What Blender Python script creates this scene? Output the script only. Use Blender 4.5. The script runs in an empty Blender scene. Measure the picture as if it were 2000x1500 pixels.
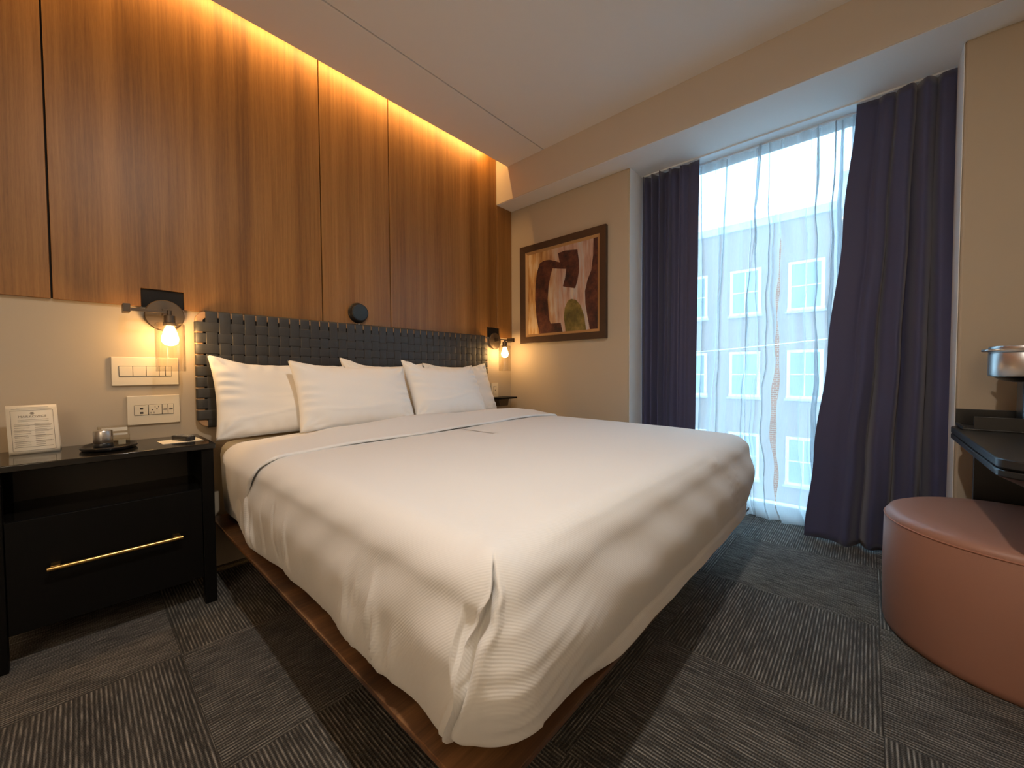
import bpy, bmesh, math, random
from mathutils import Vector, Matrix
from mathutils.geometry import tessellate_polygon
random.seed(7)
S = bpy.context.scene
COL = S.collection
PI = math.pi

# ------------------------------------------------------------------ camera
YAW, PITCH, ROLL, FPX = 0.833619, -0.029872, -0.005641, 768.5
fwd = Vector((math.sin(YAW)*math.cos(PITCH), math.cos(YAW)*math.cos(PITCH), math.sin(PITCH)))
rgt = Vector((math.cos(YAW), -math.sin(YAW), 0)); upv = rgt.cross(fwd)
r2 = rgt*math.cos(ROLL) + upv*math.sin(ROLL); u2 = upv*math.cos(ROLL) - rgt*math.sin(ROLL)
cam = bpy.data.cameras.new('camera'); camo = bpy.data.objects.new('camera', cam); COL.objects.link(camo)
cam.sensor_width = 36; cam.lens = FPX/2000*36; cam.clip_start = .02; cam.clip_end = 200
m = Matrix((r2, u2, -fwd)).transposed().to_4x4(); m.translation = (0, -2.5, 1.0)
camo.matrix_world = m; S.camera = camo

# ------------------------------------------------------------------ view, world, large lights
S.view_settings.view_transform = 'Standard'; S.view_settings.look = 'None'
S.view_settings.gamma = 1; S.view_settings.use_curve_mapping = False
S.view_settings.exposure = 0.50
S.cycles.use_denoising = True
S.cycles.max_bounces = 10; S.cycles.diffuse_bounces = 6; S.cycles.glossy_bounces = 4
S.cycles.transmission_bounces = 8; S.cycles.transparent_max_bounces = 24
S.cycles.caustics_reflective = False; S.cycles.caustics_refractive = False
S.cycles.sample_clamp_indirect = 6
SKY_COL, SKY_STR = (.47, .76, 1.0), 7.0
W = bpy.data.worlds.new('overcast_sky'); S.world = W; W.use_nodes = True
bg = W.node_tree.nodes['Background']; bg.inputs[0].default_value = (*SKY_COL, 1); bg.inputs[1].default_value = SKY_STR
DOWN_COL, DOWN_W, DOWN_POS = (1.0, .91, .81), 20, (.30, -2.25, 2.765)
BULB_COL, BULB_STR = (1.0, .60, .24), 64
COVE_COL, COVE_W = (1.0, .55, .17), 17
FILL_W = 48  # strength of the added fill lamp behind the camera

# ------------------------------------------------------------------ helpers
def link(o, parent=None):
    COL.objects.link(o)
    if parent is not None: o.parent = parent
    return o
def tag(o, label=None, cat=None, group=None, kind=None):
    if label: o['label'] = label
    if cat: o['category'] = cat
    if group: o['group'] = group
    if kind: o['kind'] = kind
    return o
def empty(name, loc=(0,0,0), rz=0):
    o = bpy.data.objects.new(name, None); o.location = loc; o.rotation_euler = (0,0,rz); o.empty_display_size = .05
    return link(o)
def fin(name, bm, mat, parent=None, smooth=False, bevel=0, seg=2, angle=40):
    bmesh.ops.recalc_face_normals(bm, faces=bm.faces)
    me = bpy.data.meshes.new(name); bm.to_mesh(me); bm.free()
    o = bpy.data.objects.new(name, me)
    if mat is not None: me.materials.append(mat)
    if smooth:
        for p in me.polygons: p.use_smooth = True
        if smooth == 'auto':
            try: me.set_sharp_from_angle(angle=math.radians(angle))
            except Exception: pass
    if bevel:
        b = o.modifiers.new('bevel', 'BEVEL'); b.width = bevel; b.segments = seg; b.limit_method = 'ANGLE'; b.angle_limit = math.radians(35)
        b.harden_normals = False
    return link(o, parent)
def bbox(bm, a, b):
    x0,y0,z0 = a; x1,y1,z1 = b
    v = [bm.verts.new(p) for p in ((x0,y0,z0),(x1,y0,z0),(x1,y1,z0),(x0,y1,z0),(x0,y0,z1),(x1,y0,z1),(x1,y1,z1),(x0,y1,z1))]
    for f in ((0,3,2,1),(4,5,6,7),(0,1,5,4),(1,2,6,5),(2,3,7,6),(3,0,4,7)): bm.faces.new([v[i] for i in f])
def box(name, a, b, mat, parent=None, bevel=0, seg=2):
    bm = bmesh.new(); bbox(bm, a, b)
    return fin(name, bm, mat, parent, bevel=bevel, seg=seg, smooth='auto' if bevel else False)
def prism(bm, pts, axis, a, b):
    """extrude polygon; axis 'x': pts are (y,z); 'y': (x,z); 'z': (x,y)"""
    def P(p, t): return {'x':(t,p[0],p[1]), 'y':(p[0],t,p[1]), 'z':(p[0],p[1],t)}[axis]
    A = [bm.verts.new(P(p,a)) for p in pts]; B = [bm.verts.new(P(p,b)) for p in pts]
    bm.faces.new(A); bm.faces.new(B[::-1])
    n = len(pts)
    for i in range(n): bm.faces.new((A[i], B[i], B[(i+1)%n], A[(i+1)%n]))
def lathe(bm, prof, seg=32, c=(0,0,0), axis='z'):
    rings = []
    for r,z in prof:
        ring = []
        for i in range(seg):
            t = 2*PI*i/seg; p = (r*math.cos(t), r*math.sin(t), z)
            if axis == 'y': p = (p[0], p[2], p[1])
            if axis == 'x': p = (p[2], p[0], p[1])
            ring.append(bm.verts.new((p[0]+c[0], p[1]+c[1], p[2]+c[2])))
        rings.append(ring)
    for a,b in zip(rings, rings[1:]):
        for i in range(seg): bm.faces.new((a[i], a[(i+1)%seg], b[(i+1)%seg], b[i]))
    if prof[0][0] > 1e-6: bm.faces.new(rings[0][::-1])
    if prof[-1][0] > 1e-6: bm.faces.new(rings[-1])
    bmesh.ops.remove_doubles(bm, verts=bm.verts, dist=1e-6)
def tube(bm, pts, r, seg=10, closed=False):
    pts = [Vector(p) for p in pts]; n = len(pts); rings = []
    for i,p in enumerate(pts):
        if closed: d = pts[(i+1)%n] - pts[i-1]
        else: d = pts[min(i+1,n-1)] - pts[max(i-1,0)]
        d.normalize(); u = Vector((0,0,1)).cross(d)
        if u.length < 1e-3: u = Vector((1,0,0)).cross(d)
        u.normalize(); w = d.cross(u)
        rr = r[i] if isinstance(r,(list,tuple)) else r
        rings.append([bm.verts.new(p + u*rr*math.cos(2*PI*k/seg) + w*rr*math.sin(2*PI*k/seg)) for k in range(seg)])
    for i in range(n if closed else n-1):
        a = rings[i]; b = rings[(i+1)%n]
        for k in range(seg): bm.faces.new((a[k], a[(k+1)%seg], b[(k+1)%seg], b[k]))
    if not closed: bm.faces.new(rings[0][::-1]); bm.faces.new(rings[-1])
def grid(bm, nu, nv, f, closed_u=False):
    V = [[bm.verts.new(f(i,j)) for j in range(nv)] for i in range(nu)]
    for i in range(nu if closed_u else nu-1):
        for j in range(nv-1): bm.faces.new((V[i][j], V[(i+1)%nu][j], V[(i+1)%nu][j+1], V[i][j+1]))
    return V
def rrect(x0,y0,x1,y1,r,n=6,rt=None):
    out = []; q = r if rt is None else rt
    for cx,cy,a0,r in ((x1-q,y1-q,0,q),(x0+q,y1-q,90,q),(x0+r,y0+r,180,r),(x1-r,y0+r,270,r)):
        for i in range(n+1):
            a = math.radians(a0+90*i/n); out.append((cx+r*math.cos(a), cy+r*math.sin(a)))
    return out
def lerp(a,b,t): return a+(b-a)*t
def interp(x, pts):
    if x <= pts[0][0]: return pts[0][1]
    for (a,va),(b,vb) in zip(pts, pts[1:]):
        if x <= b: 
            t = (x-a)/(b-a); t = t*t*(3-2*t); return va+(vb-va)*t
    return pts[-1][1]
def sm(a,b,x):
    t = max(0,min(1,(x-a)/(b-a))); return t*t*(3-2*t)
def gs(x,w): return math.exp(-(x/w)**2)

# ------------------------------------------------------------------ materials
def mat(name):
    M = bpy.data.materials.new(name); M.use_nodes = True
    nt = M.node_tree; b = nt.nodes['Principled BSDF']
    return M, nt, b
def pmat(name, col, rough=.5, metal=0, spec=.5, bump=0, bscale=200, var=0, vscale=8, coat=0, sheen=0, trans=0):
    M, nt, b = mat(name)
    b.inputs['Base Color'].default_value = (*col,1); b.inputs['Roughness'].default_value = rough
    b.inputs['Metallic'].default_value = metal; b.inputs['Specular IOR Level'].default_value = spec
    b.inputs['Coat Weight'].default_value = coat; b.inputs['Sheen Weight'].default_value = sheen
    b.inputs['Transmission Weight'].default_value = trans
    tc = nt.nodes.new('ShaderNodeTexCoord')
    if bump:
        n = nt.nodes.new('ShaderNodeTexNoise'); n.inputs['Scale'].default_value = bscale; n.inputs['Detail'].default_value = 3
        bp = nt.nodes.new('ShaderNodeBump'); bp.inputs['Strength'].default_value = bump; bp.inputs['Distance'].default_value = .002
        nt.links.new(tc.outputs['Object'], n.inputs['Vector']); nt.links.new(n.outputs['Fac'], bp.inputs['Height']); nt.links.new(bp.outputs['Normal'], b.inputs['Normal'])
    if var:
        n = nt.nodes.new('ShaderNodeTexNoise'); n.inputs['Scale'].default_value = vscale; n.inputs['Detail'].default_value = 4
        mr = nt.nodes.new('ShaderNodeMapRange'); mr.inputs['To Min'].default_value = 1-var; mr.inputs['To Max'].default_value = 1+var
        mx = nt.nodes.new('ShaderNodeMix'); mx.data_type = 'RGBA'; mx.blend_type = 'MULTIPLY'; mx.inputs[0].default_value = 1
        mx.inputs[6].default_value = (*col,1)
        nt.links.new(tc.outputs['Object'], n.inputs['Vector']); nt.links.new(n.outputs['Fac'], mr.inputs['Value'])
        nt.links.new(mr.outputs[0], mx.inputs[7]); nt.links.new(mx.outputs[2], b.inputs['Base Color'])
    return M
def ramp(nt, stops):
    r = nt.nodes.new('ShaderNodeValToRGB'); e = r.color_ramp.elements
    while len(e) < len(stops): e.new(.5)
    for el,(p,c) in zip(e, stops): el.position = p; el.color = (*c,1)
    return r
def wood(name, axis, stops, rough, fine=90, coarse=6, stretch=.03, coat=0):
    """veneer: grain runs along 'axis'"""
    M, nt, b = mat(name); L = nt.links.new
    tc = nt.nodes.new('ShaderNodeTexCoord'); oi = nt.nodes.new('ShaderNodeObjectInfo')
    add = nt.nodes.new('ShaderNodeVectorMath'); add.operation = 'ADD'
    sc = nt.nodes.new('ShaderNodeVectorMath'); sc.operation = 'SCALE'; sc.inputs['Scale'].default_value = 7
    cb = nt.nodes.new('ShaderNodeCombineXYZ'); 
    for i in range(3): L(oi.outputs['Random'], cb.inputs[i])
    L(cb.outputs[0], sc.inputs[0]); L(tc.outputs['Object'], add.inputs[0]); L(sc.outputs[0], add.inputs[1])
    def ns(scale, st, det):
        mp = nt.nodes.new('ShaderNodeMapping'); s = [scale]*3; s['xyz'.index(axis)] = scale*st
        mp.inputs['Scale'].default_value = s
        n = nt.nodes.new('ShaderNodeTexNoise'); n.inputs['Scale'].default_value = 1; n.inputs['Detail'].default_value = det; n.inputs['Roughness'].default_value = .6
        L(add.outputs[0], mp.inputs['Vector']); L(mp.outputs[0], n.inputs['Vector']); return n
    a = ns(coarse, stretch*.6, 3); f = ns(fine, stretch, 5); p = ns(fine*4, .06, 2)
    m1 = nt.nodes.new('ShaderNodeMath'); m1.operation = 'MULTIPLY_ADD'; m1.inputs[1].default_value = .38
    m2 = nt.nodes.new('ShaderNodeMath'); m2.operation = 'MULTIPLY'; m2.inputs[1].default_value = .72
    L(a.outputs['Fac'], m2.inputs[0]); L(f.outputs['Fac'], m1.inputs[0]); L(m2.outputs[0], m1.inputs[2])
    m3 = nt.nodes.new('ShaderNodeMath'); m3.operation = 'MULTIPLY_ADD'; m3.inputs[1].default_value = -.16
    L(p.outputs['Fac'], m3.inputs[0]); L(m1.outputs[0], m3.inputs[2])
    r = ramp(nt, stops); L(m3.outputs[0], r.inputs[0]); L(r.outputs[0], b.inputs['Base Color'])
    bp = nt.nodes.new('ShaderNodeBump'); bp.inputs['Strength'].default_value = .08; bp.inputs['Distance'].default_value = .001
    L(f.outputs['Fac'], bp.inputs['Height']); L(bp.outputs[0], b.inputs['Normal'])
    b.inputs['Roughness'].default_value = rough; b.inputs['Coat Weight'].default_value = coat
    return M
MT = {}
MT['wall'] = pmat('taupe wall paint', (.50,.42,.315), .75, bump=.06, bscale=350, spec=.3)
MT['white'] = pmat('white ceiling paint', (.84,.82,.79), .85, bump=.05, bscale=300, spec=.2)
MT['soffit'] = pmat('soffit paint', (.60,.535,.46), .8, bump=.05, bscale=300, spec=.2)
MT['black_gap'] = pmat('black backing', (.012,.01,.009), .8)
MT['panel'] = wood('wall veneer', 'z', [(.30,(.175,.072,.016)),(.44,(.265,.118,.028)),(.56,(.34,.158,.041)),(.72,(.44,.215,.064))], .42, fine=120, coarse=9, stretch=.02)
MT['walnut'] = wood('walnut', 'x', [(.30,(.045,.020,.009)),(.46,(.125,.058,.024)),(.58,(.20,.098,.040)),(.72,(.29,.15,.065))], .40, fine=75, coarse=8, stretch=.035, coat=.1)
MT['frame_wood'] = wood('oak rail', 'x', [(.3,(.42,.23,.11)),(.6,(.55,.33,.17)),(.8,(.62,.40,.23))], .5, fine=60)
MT['strap'] = pmat('charcoal leather', (.040,.039,.038), .48, bump=.18, bscale=420, var=.15, vscale=30)
MT['lacquer'] = pmat('black lacquer', (.008,.007,.006), .10, spec=.6)
MT['black'] = pmat('black satin', (.0045,.0042,.004), .5, bump=.03, spec=.12)
MT['black_in'] = pmat('shelf lining', (.06,.053,.044), .45, spec=.4)
MT['desk'] = pmat('black satin desk', (.010,.0098,.010), .33)
MT['brass'] = pmat('brass', (.78,.50,.17), .28, 1)
MT['bronze'] = pmat('dark bronze', (.13,.10,.075), .42, .85)
MT['chrome'] = pmat('brushed steel', (.55,.53,.51), .34, 1)
MT['plate'] = pmat('cream plastic', (.74,.66,.52), .35)
MT['dark_slot'] = pmat('dark slot', (.03,.025,.02), .6)
MT['paper'] = pmat('paper', (.80,.74,.62), .7)
MT['ink'] = pmat('ink', (.22,.19,.15), .8)
MT['ink_grey'] = pmat('grey ink', (.47,.42,.34), .8)
MT['plastic'] = pmat('black plastic', (.014,.014,.016), .3)
MT['grey_plastic'] = pmat('grey plastic', (.22,.22,.22), .4)
MT['speaker'] = pmat('speaker cloth', (.022,.035,.045), .55, bump=.2, bscale=900)
MT['leather'] = pmat('salmon leather', (.34,.165,.112), .48, bump=.12, bscale=380, var=.05, vscale=5)
MT['thread'] = pmat('stitching', (.36,.15,.09), .6)
MT['pic_frame'] = pmat('dark walnut frame', (.065,.036,.022), .4, var=.2, vscale=20)
MT['gilt'] = pmat('gilt fillet', (.48,.30,.14), .45, .35)
MT['alum'] = pmat('white window frame', (.82,.85,.86), .4)
MT['facade_white'] = pmat('white window trim', (.55,.57,.57), .6)
MT['concrete'] = pmat('grey parapet', (.34,.33,.32), .8, var=.1)
MT['road'] = pmat('asphalt', (.09,.09,.09), .9, var=.2)
MT['far_pane'] = pmat('far window glass', (.10,.13,.15), .15, spec=.8)

def cloth(name, col, weave=0, sub=0, rough=.8, sheen=.15, axis='x'):
    M, nt, b = mat(name); L = nt.links.new
    b.inputs['Base Color'].default_value = (*col,1); b.inputs['Roughness'].default_value = rough; b.inputs['Sheen Weight'].default_value = sheen
    b.inputs['Specular IOR Level'].default_value = .25
    tc = nt.nodes.new('ShaderNodeTexCoord')
    n = nt.nodes.new('ShaderNodeTexNoise'); n.inputs['Scale'].default_value = 11; n.inputs['Detail'].default_value = 4
    L(tc.outputs['Object'], n.inputs['Vector'])
    bp = nt.nodes.new('ShaderNodeBump'); bp.inputs['Strength'].default_value = .18; bp.inputs['Distance'].default_value = .006
    L(n.outputs['Fac'], bp.inputs['Height'])
    if weave:
        w = nt.nodes.new('ShaderNodeTexWave'); w.wave_type = 'BANDS'; w.bands_direction = axis.upper(); w.inputs['Scale'].default_value = weave
        w.inputs['Distortion'].default_value = .6; w.inputs['Detail'].default_value = 1
        b2 = nt.nodes.new('ShaderNodeBump'); b2.inputs['Strength'].default_value = .16; b2.inputs['Distance'].default_value = .001
        L(tc.outputs['Object'], w.inputs['Vector']); L(w.outputs['Fac'], b2.inputs['Height']); L(bp.outputs[0], b2.inputs['Normal']); L(b2.outputs[0], b.inputs['Normal'])
    else: L(bp.outputs[0], b.inputs['Normal'])
    return M
MT['sheet'] = cloth('white cotton', (.80,.795,.785))
MT['duvet'] = cloth('white stripe cotton', (.79,.785,.775), weave=85, axis='diagonal')
MT['pillow'] = cloth('pillowcase cotton', (.82,.815,.805))
MT['drape'] = cloth('plum grey drape', (.066,.068,.140), rough=.62, sheen=.35)

def carpet(name, axis):
    M, nt, b = mat(name); L = nt.links.new
    tc = nt.nodes.new('ShaderNodeTexCoord'); oi = nt.nodes.new('ShaderNodeObjectInfo')
    ai = 'xyz'.index(axis); ci = 1-ai
    def nz(sa, sc_, det, rgh=.6, seed=0):
        mp = nt.nodes.new('ShaderNodeMapping'); s = [1,1,1]; s[ai] = sa; s[ci] = sc_; mp.inputs['Scale'].default_value = s
        mp.inputs['Location'].default_value = (seed, seed*1.7, 0)
        n = nt.nodes.new('ShaderNodeTexNoise'); n.inputs['Scale'].default_value = 1; n.inputs['Detail'].default_value = det; n.inputs['Roughness'].default_value = rgh
        L(tc.outputs['Object'], mp.inputs['Vector']); L(mp.outputs[0], n.inputs['Vector']); return n.outputs['Fac']
    sep = nt.nodes.new('ShaderNodeSeparateXYZ'); L(tc.outputs['Object'], sep.inputs[0])
    def mth(op, a, b_=None, c=None):
        n = nt.nodes.new('ShaderNodeMath'); n.operation = op
        for i,v in enumerate((a,b_,c)):
            if v is None: continue
            if isinstance(v,(int,float)): n.inputs[i].default_value = v
            else: L(v, n.inputs[i])
        return n.outputs[0]
    jit = mth('MULTIPLY', nz(9,60,2), .9)
    ph = mth('MULTIPLY_ADD', sep.outputs[ci], 2*PI/.0105, jit)
    rib = mth('MULTIPLY_ADD', mth('SINE', ph), .5, .5)            # yarn rows
    ph2 = mth('MULTIPLY_ADD', sep.outputs[ai], 2*PI/.0065, mth('MULTIPLY', nz(40,200,1,seed=3), 9))
    loop = mth('MULTIPLY_ADD', mth('SINE', ph2), .5, .5)           # loops along the row
    streak = nz(11, 95, 4, rgh=.7, seed=5)                                # light yarn coming and going
    blotch = nz(3.2, 7, 3, seed=9)
    v = mth('MULTIPLY', mth('POWER', rib, 1.3), mth('MULTIPLY_ADD', mth('SUBTRACT', streak, .40), 3.2, .25))
    v = mth('MULTIPLY_ADD', loop, .20, v)
    v = mth('ADD', v, mth('MULTIPLY', mth('SUBTRACT', blotch, .5), .55))
    r = ramp(nt, [(0,(.020,.018,.016)),(.32,(.062,.055,.047)),(.66,(.165,.150,.130)),(1,(.30,.275,.24))]); L(v, r.inputs[0]); L(r.outputs[0], b.inputs['Base Color'])
    bp = nt.nodes.new('ShaderNodeBump'); bp.inputs['Strength'].default_value = .8; bp.inputs['Distance'].default_value = .004
    L(mth('MULTIPLY_ADD', loop, .3, rib), bp.inputs['Height']); L(bp.outputs[0], b.inputs['Normal'])
    b.inputs['Roughness'].default_value = .95; b.inputs['Specular IOR Level'].default_value = .15; b.inputs['Sheen Weight'].default_value = .1
    return M
MT['carpet_x'] = carpet('carpet rows along x', 'x'); MT['carpet_y'] = carpet('carpet rows along y', 'y')

def glass_thin(name, tint=(1,1,1), refl=1.0, ior=1.45):
    M = bpy.data.materials.new(name); M.use_nodes = True; nt = M.node_tree; nt.nodes.clear(); L = nt.links.new
    o = nt.nodes.new('ShaderNodeOutputMaterial'); mx = nt.nodes.new('ShaderNodeMixShader')
    t = nt.nodes.new('ShaderNodeBsdfTransparent'); g = nt.nodes.new('ShaderNodeBsdfGlossy'); fr = nt.nodes.new('ShaderNodeLayerWeight')
    t.inputs[0].default_value = (*tint,1); g.inputs['Roughness'].default_value = .03; fr.inputs[0].default_value = .5
    pw = nt.nodes.new('ShaderNodeMath'); pw.operation = 'POWER'; pw.inputs[1].default_value = 3.5
    m_ = nt.nodes.new('ShaderNodeMath'); m_.operation = 'MULTIPLY_ADD'; m_.inputs[1].default_value = refl*.7; m_.inputs[2].default_value = .05
    L(fr.outputs['Facing'], pw.inputs[0]); L(pw.outputs[0], m_.inputs[0]); L(m_.outputs[0], mx.inputs[0]); L(t.outputs[0], mx.inputs[1]); L(g.outputs[0], mx.inputs[2]); L(mx.outputs[0], o.inputs[0])
    return M
MT['glass'] = glass_thin('window glass', (.93,.98,1), .8)
MT['shade_glass'] = glass_thin('clear glass', (.95,.93,.9), 1.2, 1.5)
MT['acrylic'] = glass_thin('clear acrylic', (.93,.91,.86), 1.0, 1.5)
def sheer_mat():
    M = bpy.data.materials.new('sheer voile'); M.use_nodes = True; nt = M.node_tree; nt.nodes.clear(); L = nt.links.new
    o = nt.nodes.new('ShaderNodeOutputMaterial'); mx = nt.nodes.new('ShaderNodeMixShader'); m2 = nt.nodes.new('ShaderNodeMixShader')
    t = nt.nodes.new('ShaderNodeBsdfTransparent'); d = nt.nodes.new('ShaderNodeBsdfDiffuse'); tr = nt.nodes.new('ShaderNodeBsdfTranslucent')
    d.inputs[0].default_value = (.74,.78,.80,1); tr.inputs[0].default_value = (.60,.64,.66,1); t.inputs[0].default_value = (.97,.985,1,1)
    lw = nt.nodes.new('ShaderNodeLayerWeight'); lw.inputs[0].default_value = .5
    tc = nt.nodes.new('ShaderNodeTexCoord'); n = nt.nodes.new('ShaderNodeTexNoise'); mp = nt.nodes.new('ShaderNodeMapping')
    mp.inputs['Scale'].default_value = (60,900,25); n.inputs['Scale'].default_value = 1; n.inputs['Detail'].default_value = 2
    L(tc.outputs['Object'], mp.inputs[0]); L(mp.outputs[0], n.inputs['Vector'])
    a = nt.nodes.new('ShaderNodeMath'); a.operation = 'MULTIPLY_ADD'; a.inputs[1].default_value = .38; a.inputs[2].default_value = .50
    L(lw.outputs['Facing'], a.inputs[0])
    a2 = nt.nodes.new('ShaderNodeMath'); a2.operation = 'MULTIPLY_ADD'; a2.inputs[1].default_value = .16; L(n.outputs['Fac'], a2.inputs[0]); L(a.outputs[0], a2.inputs[2]); a2.use_clamp = True
    m2.inputs[0].default_value = .62
    L(d.outputs[0], m2.inputs[1]); L(tr.outputs[0], m2.inputs[2])
    L(a2.outputs[0], mx.inputs[0]); L(t.outputs[0], mx.inputs[1]); L(m2.outputs[0], mx.inputs[2]); L(mx.outputs[0], o.inputs[0])
    return M
MT['sheer'] = sheer_mat()
def emis(name, col, st):
    M = bpy.data.materials.new(name); M.use_nodes = True; nt = M.node_tree; nt.nodes.clear()
    o = nt.nodes.new('ShaderNodeOutputMaterial'); e = nt.nodes.new('ShaderNodeEmission'); e.inputs[0].default_value = (*col,1); e.inputs[1].default_value = st
    nt.links.new(e.outputs[0], o.inputs[0]); return M
MT['bulb'] = emis('lit bulb', BULB_COL, BULB_STR)
MT['led'] = emis('led diffuser', COVE_COL, 6); MT['lens'] = emis('downlight lens', DOWN_COL, 8)
def brick():
    M, nt, b = mat('red brick'); L = nt.links.new
    tc = nt.nodes.new('ShaderNodeTexCoord'); sp = nt.nodes.new('ShaderNodeSeparateXYZ'); cb = nt.nodes.new('ShaderNodeCombineXYZ')
    L(tc.outputs['Object'], sp.inputs[0]); L(sp.outputs[1], cb.inputs[0]); L(sp.outputs[2], cb.inputs[1])
    br = nt.nodes.new('ShaderNodeTexBrick'); br.inputs['Scale'].default_value = 1; br.inputs['Brick Width'].default_value = .21; br.inputs['Row Height'].default_value = .075
    br.inputs['Mortar Size'].default_value = .008; br.inputs['Color1'].default_value = (.19,.082,.052,1); br.inputs['Color2'].default_value = (.15,.065,.043,1); br.inputs['Mortar'].default_value = (.20,.16,.13,1)
    L(cb.outputs[0], br.inputs['Vector']); L(br.outputs['Color'], b.inputs['Base Color']); b.inputs['Roughness'].default_value = .9
    return M
MT['brick'] = brick()
def art_bg():
    M, nt, b = mat('painted ground'); L = nt.links.new
    tc = nt.nodes.new('ShaderNodeTexCoord'); mp = nt.nodes.new('ShaderNodeMapping'); mp.inputs['Scale'].default_value = (1,26,4.5)
    n = nt.nodes.new('ShaderNodeTexNoise'); n.inputs['Scale'].default_value = 1; n.inputs['Detail'].default_value = 4
    L(tc.outputs['Object'], mp.inputs[0]); L(mp.outputs[0], n.inputs['Vector'])
    g = ramp(nt, [(.35,(.36,.17,.05)),(.5,(.55,.32,.12)),(.65,(.66,.50,.30))]); p = ramp(nt, [(.32,(.36,.20,.15)),(.48,(.50,.33,.25)),(.6,(.47,.42,.40)),(.72,(.60,.50,.40))])
    L(n.outputs['Fac'], g.inputs[0]); L(n.outputs['Fac'], p.inputs[0])
    sp = nt.nodes.new('ShaderNodeSeparateXYZ'); L(tc.outputs['Object'], sp.inputs[0])
    mr = nt.nodes.new('ShaderNodeMapRange'); mr.inputs['From Min'].default_value = -.58; mr.inputs['From Max'].default_value = -.42; L(sp.outputs[1], mr.inputs['Value'])
    mx = nt.nodes.new('ShaderNodeMix'); mx.data_type = 'RGBA'; L(mr.outputs[0], mx.inputs[0]); L(p.outputs[0], mx.inputs[6]); L(g.outputs[0], mx.inputs[7]); L(mx.outputs[2], b.inputs['Base Color'])
    b.inputs['Roughness'].default_value = .7; return M
MT['art_bg'] = art_bg()
def art_col(name, stops, sc=9):
    M, nt, b = mat(name); tc = nt.nodes.new('ShaderNodeTexCoord'); n = nt.nodes.new('ShaderNodeTexNoise'); n.inputs['Scale'].default_value = sc; n.inputs['Detail'].default_value = 7; n.inputs['Roughness'].default_value = .7
    r = ramp(nt, stops); nt.links.new(tc.outputs['Object'], n.inputs['Vector']); nt.links.new(n.outputs['Fac'], r.inputs[0]); nt.links.new(r.outputs[0], b.inputs['Base Color']); b.inputs['Roughness'].default_value = .7; return M
MT['art_brown'] = art_col('painted oxblood', [(.34,(.012,.005,.007)),(.5,(.070,.019,.012)),(.66,(.15,.046,.022))])
MT['art_green'] = art_col('painted olive', [(.32,(.075,.06,.014)),(.5,(.15,.115,.025)),(.68,(.30,.21,.06))])

# ------------------------------------------------------------------ the room
XW, XS, ZS, ZC = 2.738, 2.542, 2.488, 2.775       # window wall, soffit face, soffit underside, ceiling
XL, YR = -1.75, -3.36                             # entrance-side wall, desk wall
WY0, WY1 = -1.182, -2.80                          # window recess
fl = box('floor', (XL-.1, YR-.1, -.12), (3.3, .1, -.006), MT['black_gap']); tag(fl, 'grey carpet tile floor with quarter-turned ribbed tiles', kind='structure')
T = .615
for i in range(-4, 6):
    for j in range(-2, 5):
        x0 = max(.222+i*T, XL); x1 = min(.222+(i+1)*T, 3.13); y1 = min(-.70-j*T, 0); y0 = max(-.70-(j+1)*T, YR)
        if x1-x0 < .02 or y1-y0 < .02: continue
        box('carpet_tile', (x0+.0006, y0+.0006, -.006), (x1-.0006, y1-.0006, 0), MT['carpet_x' if (i+j) % 2 == 0 else 'carpet_y'], fl)

wh = box('wall_headboard', (XL-.1, 0, 0), (XW+.5, .1, 3.1), MT['wall']); tag(wh, 'taupe wall behind the bed with veneer panels above', kind='structure')
PB, PT, PF = 1.312, 3.0, -.018                    # panels: bottom, top, face
def wpanel(x0, x1, notch=None, top=PT):
    g = .003
    a, b = x0+g, x1-g
    pts = [(a,PB)]
    if notch:
        n0, n1 = notch
        if n0 <= a+.01: pts = [(a,1.398),(n1,1.398),(n1,PB),(b,PB)]
        elif n1 >= b-.01: pts += [(n0,PB),(n0,1.398),(b,1.398)]
        else: pts += [(n0,PB),(n0,1.398),(n1,1.398),(n1,PB),(b,PB)]
    else: pts.append((b,PB))
    pts += [(b,top),(a,top)]
    bm = bmesh.new(); prism(bm, pts, 'y', PF, -.003)
    return fin('wood_panel', bm, MT['panel'], wh, bevel=.0012, seg=1)
wpanel(XL, -1.145); wpanel(-1.145, -.065); wpanel(-.065, 1.015, (.202,.356)); wpanel(1.015, 1.478)
wpanel(1.478, 2.538, (2.415,2.538)); wpanel(2.538, XW, (2.538,2.572), ZS)
box('panel_backing', (XL, -.003, PB+.004), (XW, -.0005, PT), MT['black_gap'], wh)

bm = bmesh.new()
bbox(bm, (XW, WY0, 0), (3.19, .1, ZS)); bbox(bm, (XW, YR-.1, 0), (3.19, WY1, ZS))
ww = fin('wall_window', bm, MT['wall'], bevel=.012, seg=3); tag(ww, 'taupe window wall with the tall curtained recess', kind='structure')
bm = bmesh.new()
bbox(bm, (XW+.004, WY0-.0035, 0), (3.128, WY0-.0005, ZS)); bbox(bm, (XW+.004, WY1+.0005, 0), (3.128, WY1+.0035, ZS))
fin('reveal_lining', bm, MT['white'], ww)
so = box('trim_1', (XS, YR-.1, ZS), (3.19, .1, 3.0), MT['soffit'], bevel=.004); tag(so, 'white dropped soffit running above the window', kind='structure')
box('soffit_underside', (XS+.005, YR, ZS-.0025), (3.128, -.001, ZS-.0002), MT['white'], so)
bm = bmesh.new(); bbox(bm, (XL-.1, YR-.1, ZC), (XS, -.549, 2.86))
ce = fin('ceiling', bm, MT['white'], bevel=.0015, seg=1); tag(ce, 'white painted ceiling with a thin shadow gap', kind='structure')
box('ceiling_strip', (XL-.1, -.541, ZC), (XS, -.155, 2.86), MT['white'], ce, bevel=.0015, seg=1)
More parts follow.
